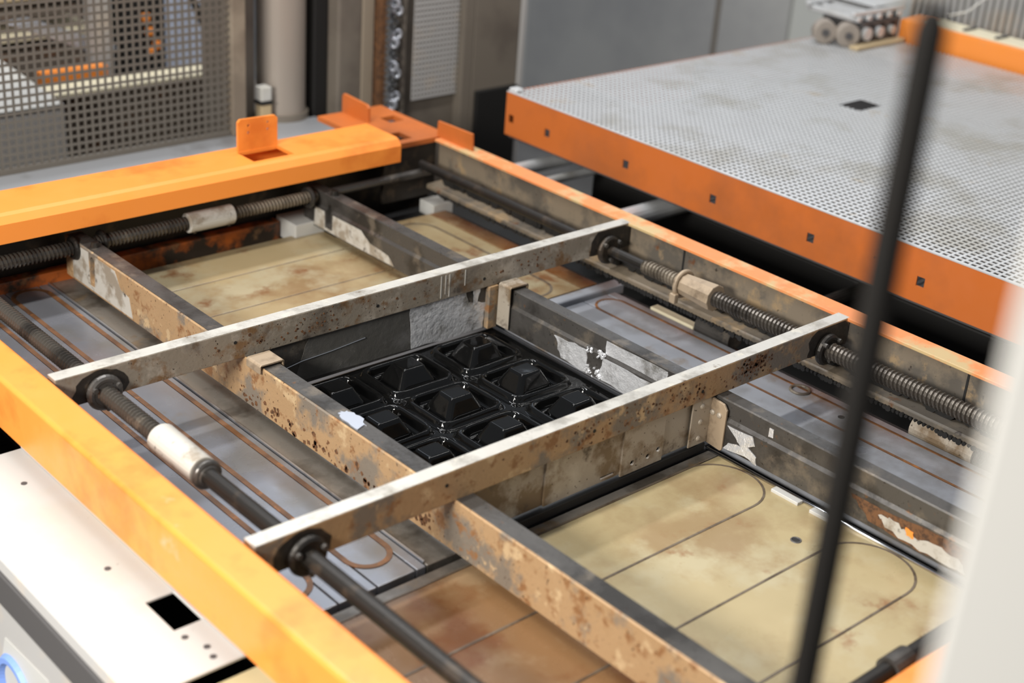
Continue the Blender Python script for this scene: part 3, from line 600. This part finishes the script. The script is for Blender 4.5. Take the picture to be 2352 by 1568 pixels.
# ribbed cover at the back of the table
rc = thing('ribbed_cover', (4.1, 2.0, 0.0), 'grey ribbed cover behind the far orange rail', 'cover')
box('backing', (4.10, 4.16, 1.2, 2.60, -0.3, 0.20), 'wall_light', rc, 0.003)
for k in range(44): box('rib', (4.082, 4.0995, 1.5+k*0.0245, 1.511+k*0.0245, -0.08, 0.165), 'grey_paint', rc, 0.002)

# ------------------------------------------------------------------ behind the rear beam: deck, mesh guard, columns
DZ = -0.105
dk = struct(box('floor_deck', (0.6, 2.05, 2.47, 2.93, DZ-0.02, DZ), 'deck', bevel=0.002), 'grey raised deck behind the orange frame')
dks = box('deck_support', (0.65, 2.0, 2.55, 2.92, FZ, DZ-0.02), 'black', dk, 0)
FY = 2.90
gd = thing('mesh_guard', (1.3, FY, DZ), 'grey square-mesh guard panel behind the rear orange beam', 'guard panel')
PX = 0.0178; HX = 0.0122; n1 = 52; n2 = 40
us = []; vs = []
for i in range(n1): us += [0.86+i*PX, 0.86+i*PX+PX-HX]
us.append(0.86+n1*PX); 
for j in range(n2): vs += [DZ+0.004+j*PX, DZ+0.004+j*PX+PX-HX]
vs.append(DZ+0.004+n2*PX)
MB().holed(us, vs, lambda i, j: not (i % 2 == 1 and j % 2 == 1), lambda u, v, w_: (u, w_, v), FY, FY+0.002).build('mesh_sheet', 'mesh_grey', gd, fixn=False)
box('guard_post', (1.786, 1.824, FY-0.01, FY+0.04, DZ, 0.8), 'beige', gd, 0.003)
box('bottom_rail', (0.86, 1.785, FY-0.004, FY+0.012, DZ, DZ+0.012), 'mesh_grey', gd, 0.001)

tag(box('channel_column', (1.826, 1.905, 2.98, 3.10, -0.45, 0.8), 'taupe', None, 0.004), 'dark grey channel column between the guard post and the round column', 'column')
sw = thing('limit_switch', (1.90, 2.93, DZ), 'small white and tan switch beside the round column', 'switch')
box('switch_body', (1.885, 1.915, 2.92, 2.95, DZ, -0.052), 'tan_shelf', sw, 0.003); box('switch_band', (1.883, 1.917, 2.918, 2.952, -0.0518, -0.044), 'black', sw, 0.001); box('switch_head', (1.885, 1.915, 2.92, 2.95, -0.0438, -0.008), 'white_paint', sw, 0.003)
cc = thing('round_column', (1.98, 2.98, DZ), 'thick pale grey round column behind the orange tab', 'column')
MB().tube((1.98, 2.98, -0.45), (1.98, 2.98, 0.8), 0.061, seg=40).build('cylinder', 'cyl_grey', cc, smooth=False)
MB().tube((1.98, 2.98, DZ), (1.98, 2.98, DZ+0.016), 0.069, seg=40).build('base_ring', 'taupe', cc)
tag(box('narrow_column', (2.052, 2.092, 2.94, 3.0, FZ, 0.8), 'black', None, 0.003), 'narrow black column right of the round column', 'column')
gc = thing('flat_column', (2.15, 2.93, DZ), 'taupe flat column beside the toothed rack', 'column')
box('column_body', (2.096, 2.20, 2.90, 2.99, FZ, 0.8), 'taupe', gc, 0.006); box('column_edge', (2.165, 2.2, 2.893, 2.8995, FZ, 0.8), 'beige', gc, 0.002)
rk = thing('toothed_rack', (2.22, 2.9, DZ), 'rusty toothed rack standing behind the rear corner', 'rack')
box('rack_bar', (2.204, 2.220, 2.87, 2.90, FZ, 0.8), 'rust_flake', rk, 0.001)
for k in range(46): box('tooth', (2.2205, 2.232, 2.872, 2.898, DZ+0.02+k*0.0155, DZ+0.028+k*0.0155), 'brown_panel', rk, 0.001)
ch = thing('hanging_chain', (2.29, 2.90, DZ), 'silver chain and fittings hanging beside the toothed rack', 'chain')
z = -0.10; k = 0
while z < 0.5:
    rr = 0.011 if k % 5 < 2 else 0.007
    MB().ring((2.268+0.010*(k % 2), 2.90, z), (0.3 if k % 2 else 1, 1, 0), rr, rr*0.42, 14, 7).build('chain_link', 'silver' if k % 5 < 2 else 'dark_steel', ch, smooth=True); z += rr*1.9; k += 1
box('hanger', (2.302, 2.318, 2.91, 2.93, FZ, 0.8), 'taupe', ch, 0.002)
ps = thing('perforated_screen', (2.42, 2.92, DZ), 'grey perforated screen left of the wide taupe panel', 'screen')
us = []; vs = []
for i in range(13): us += [2.35+i*0.0118, 2.35+i*0.0118+0.004]
us.append(2.35+13*0.0118)
for j in range(50): vs += [DZ+j*0.0140, DZ+j*0.0140+0.007]
vs.append(DZ+50*0.0140)
MB().holed(us, vs, lambda i, j: not (i % 2 == 1 and j % 2 == 1), lambda u, v, w_: (u, w_, v), 2.92, 2.922).build('screen_sheet', 'grey_paint', ps, fixn=False)
box('screen_back', (2.34, 2.53, 2.935, 2.945, FZ, 0.8), 'taupe', ps, 0.001); box('screen_post', (2.505, 2.54, 2.90, 2.934, FZ, 0.8), 'taupe', ps, 0.002)
cp = thing('wide_panel', (2.62, 2.92, -0.5), 'wide taupe cabinet panel with a thin grey edge strip', 'cabinet')
box('panel_face', (2.541, 2.705, 2.90, 2.93, FZ, 0.8), 'taupe', cp, 0.004); box('edge_strip', (2.706, 2.724, 2.895, 2.935, FZ, 0.8), 'grey_paint', cp, 0.002)
box('panel_plinth', (2.551, 2.70, 2.885, 2.8995, -0.9, -0.10), 'black', cp, 0.003)

# things seen through the mesh
PZ = -0.45
struct(box('floor_pit', (0.3, 2.75, 2.931, 4.7, FZ+0.001, PZ), 'brown_panel', bevel=0), 'dark lower floor behind the mesh guard')
wb = thing('white_box', (1.15, 3.2, PZ), 'large white box behind the mesh guard at the left edge', 'box')
MB().prism([(0.80, -0.168), (0.80, -0.03), (1.462, -0.032), (1.465, -0.168)], lambda u, v, w_: (u, w_, v), 3.10, 3.15).build('box_front', 'grey_paint', wb, 0.003)
box('box_stand', (0.82, 1.44, 3.12, 3.40, PZ, -0.169), 'black', wb, 0.002)
MB().prism([(3.10, -0.031), (3.46, -0.005), (3.46, -0.02), (3.10, -0.05)], lambda u, v, w_: (w_, u, v), 0.80, 1.46).build('box_top', 'white_paint', wb, 0.003)
tag(box('low_panel', (1.52, 2.0, 3.30, 3.34, PZ, -0.078), 'brown_panel', None, 0.002), 'low brown panel behind the mesh guard', 'panel')
tag(box('panel_ledge', (1.50, 2.0, 3.27, 3.36, -0.0775, -0.066), 'cream', None, 0.002), 'pale ledge on top of the low brown panel', 'ledge')
t = thing('equipment_rack', (1.6, 3.75, PZ), 'tan and brown shelf rack behind the mesh guard', 'shelf')
for zz, mm in ((0.10, 'tan_shelf'), (0.055, 'brown_panel'), (-0.005, 'cream'), (-0.055, 'brown_panel'), (0.15, 'brown_panel'), (0.20, 'tan_shelf')):
    box('shelf_board', (1.20, 1.81, 3.62, 3.80, zz-0.02, zz), mm, t, 0.002)
for x in (1.25, 1.78): box('shelf_post', (x, x+0.025, 3.60, 3.62, PZ, 0.6), 'taupe', t, 0.002)
t = tag(box('grey_post', (1.735, 1.79, 3.48, 3.53, PZ, 0.8), 'grey_paint', None, 0.003), 'grey square post behind the mesh guard', 'post')
tag(MB().prism([(1.53, 0.045), (1.60, 0.05), (1.83, -0.045), (1.83, -0.06), (1.76, -0.055)], lambda u, v, w_: (u, w_, v), 3.54, 3.58).build('sloping_arm', 'silver', None, 0.003), 'pale sloping metal arm behind the mesh guard', 'metal arm')
tag(box('orange_channel', (1.56, 1.74, 3.42, 3.47, PZ, -0.055), 'orange', None, 0.003), 'low orange channel behind the mesh guard beside the white box', 'channel')
t = thing('orange_valve', (1.92, 3.55, PZ), 'dark block with orange fittings behind the mesh guard', 'valve')
box('valve_body', (1.86, 1.99, 3.56, 3.64, PZ, 0.10), 'black', t, 0.004)
for x, z0 in ((1.925, -0.03), (1.945, -0.07), (1.93, -0.085), (1.915, 0.01)): box('fitting', (x, x+0.022, 3.545, 3.559, z0, z0+0.022), 'orange', t, 0.003)
for k, (x, z0, sx, sz) in enumerate(((2.02, -0.03, .045, .06), (2.075, -0.05, .045, .07), (2.13, 0.03, .05, .05), (2.19, -0.01, .045, .06), (2.245, -0.08, .06, .07))):
    tag(box('bright_case', (x, x+sx, 3.78+0.03*k, 3.86+0.03*k, PZ, z0+sz), 'bluish', None, 0.004), ('pale bluish case behind the hoses, leftmost of the row', 'pale bluish case behind the hoses, second from the left', 'pale bluish case behind the hoses, the tallest in the middle', 'pale bluish case behind the hoses, second from the right', 'pale bluish case behind the hoses, the far right one')[k], 'case', 'bluish cases behind the mesh guard')
tag(MB().path([(1.86+0.0, 3.25, 0.30), (1.88, 3.24, 0.16), (1.92, 3.23, 0.06), (1.97, 3.22, -0.01), (1.99, 3.22, -0.062)], 0.010, 10).build('hose', 'black', None, smooth=True), 'black hose curving down behind the mesh guard', 'hose')
tag(MB().path([(1.945, 3.22, 0.30), (1.935, 3.22, 0.15), (1.94, 3.20, 0.0), (1.945, 3.2, PZ+0.008)], 0.009, 10).build('hose', 'dark_grey', None, smooth=True), 'grey hose hanging straight beside the guard post', 'hose')
tag(box('dark_backdrop', (0.6, 2.75, 4.55, 4.62, PZ, 1.2), 'brown_panel', None, 0.002), 'dark machine wall far behind the mesh guard', 'panel')

# ------------------------------------------------------------------ blurred foreground
pole = thing('black_pole', (0.735, 0.440, -0.95), 'blurred black upright pole in the right foreground', 'pole')
px_, py_ = 0.669, 0.406
pole.location = (px_, py_, FZ)
MB().tube((px_, py_, FZ), (px_, py_, 0.836), 0.0092, seg=24).build('shaft', 'black_pole', pole, smooth=False)
MB().tube((px_, py_, 0.836), (px_, py_, 0.846), 0.0092, 0.006, 24).build('cap', 'black_pole', pole)
dr = thing('white_door', (0.5, 0.16, FZ), 'white door edge out of focus at the right foreground', 'door')
MB().prism([(0.489, 0.238), (0.600, 0.08), (0.66, 0.10), (0.530, 0.251)], lambda u, v, w_: (u, v, w_), FZ, 1.6).build('door_leaf', 'white_door', dr, 0.003)
box('door_hinge', (0.575, 0.60, 0.125, 0.15, 1.2, 1.3), 'grey_paint', dr, 0.003)
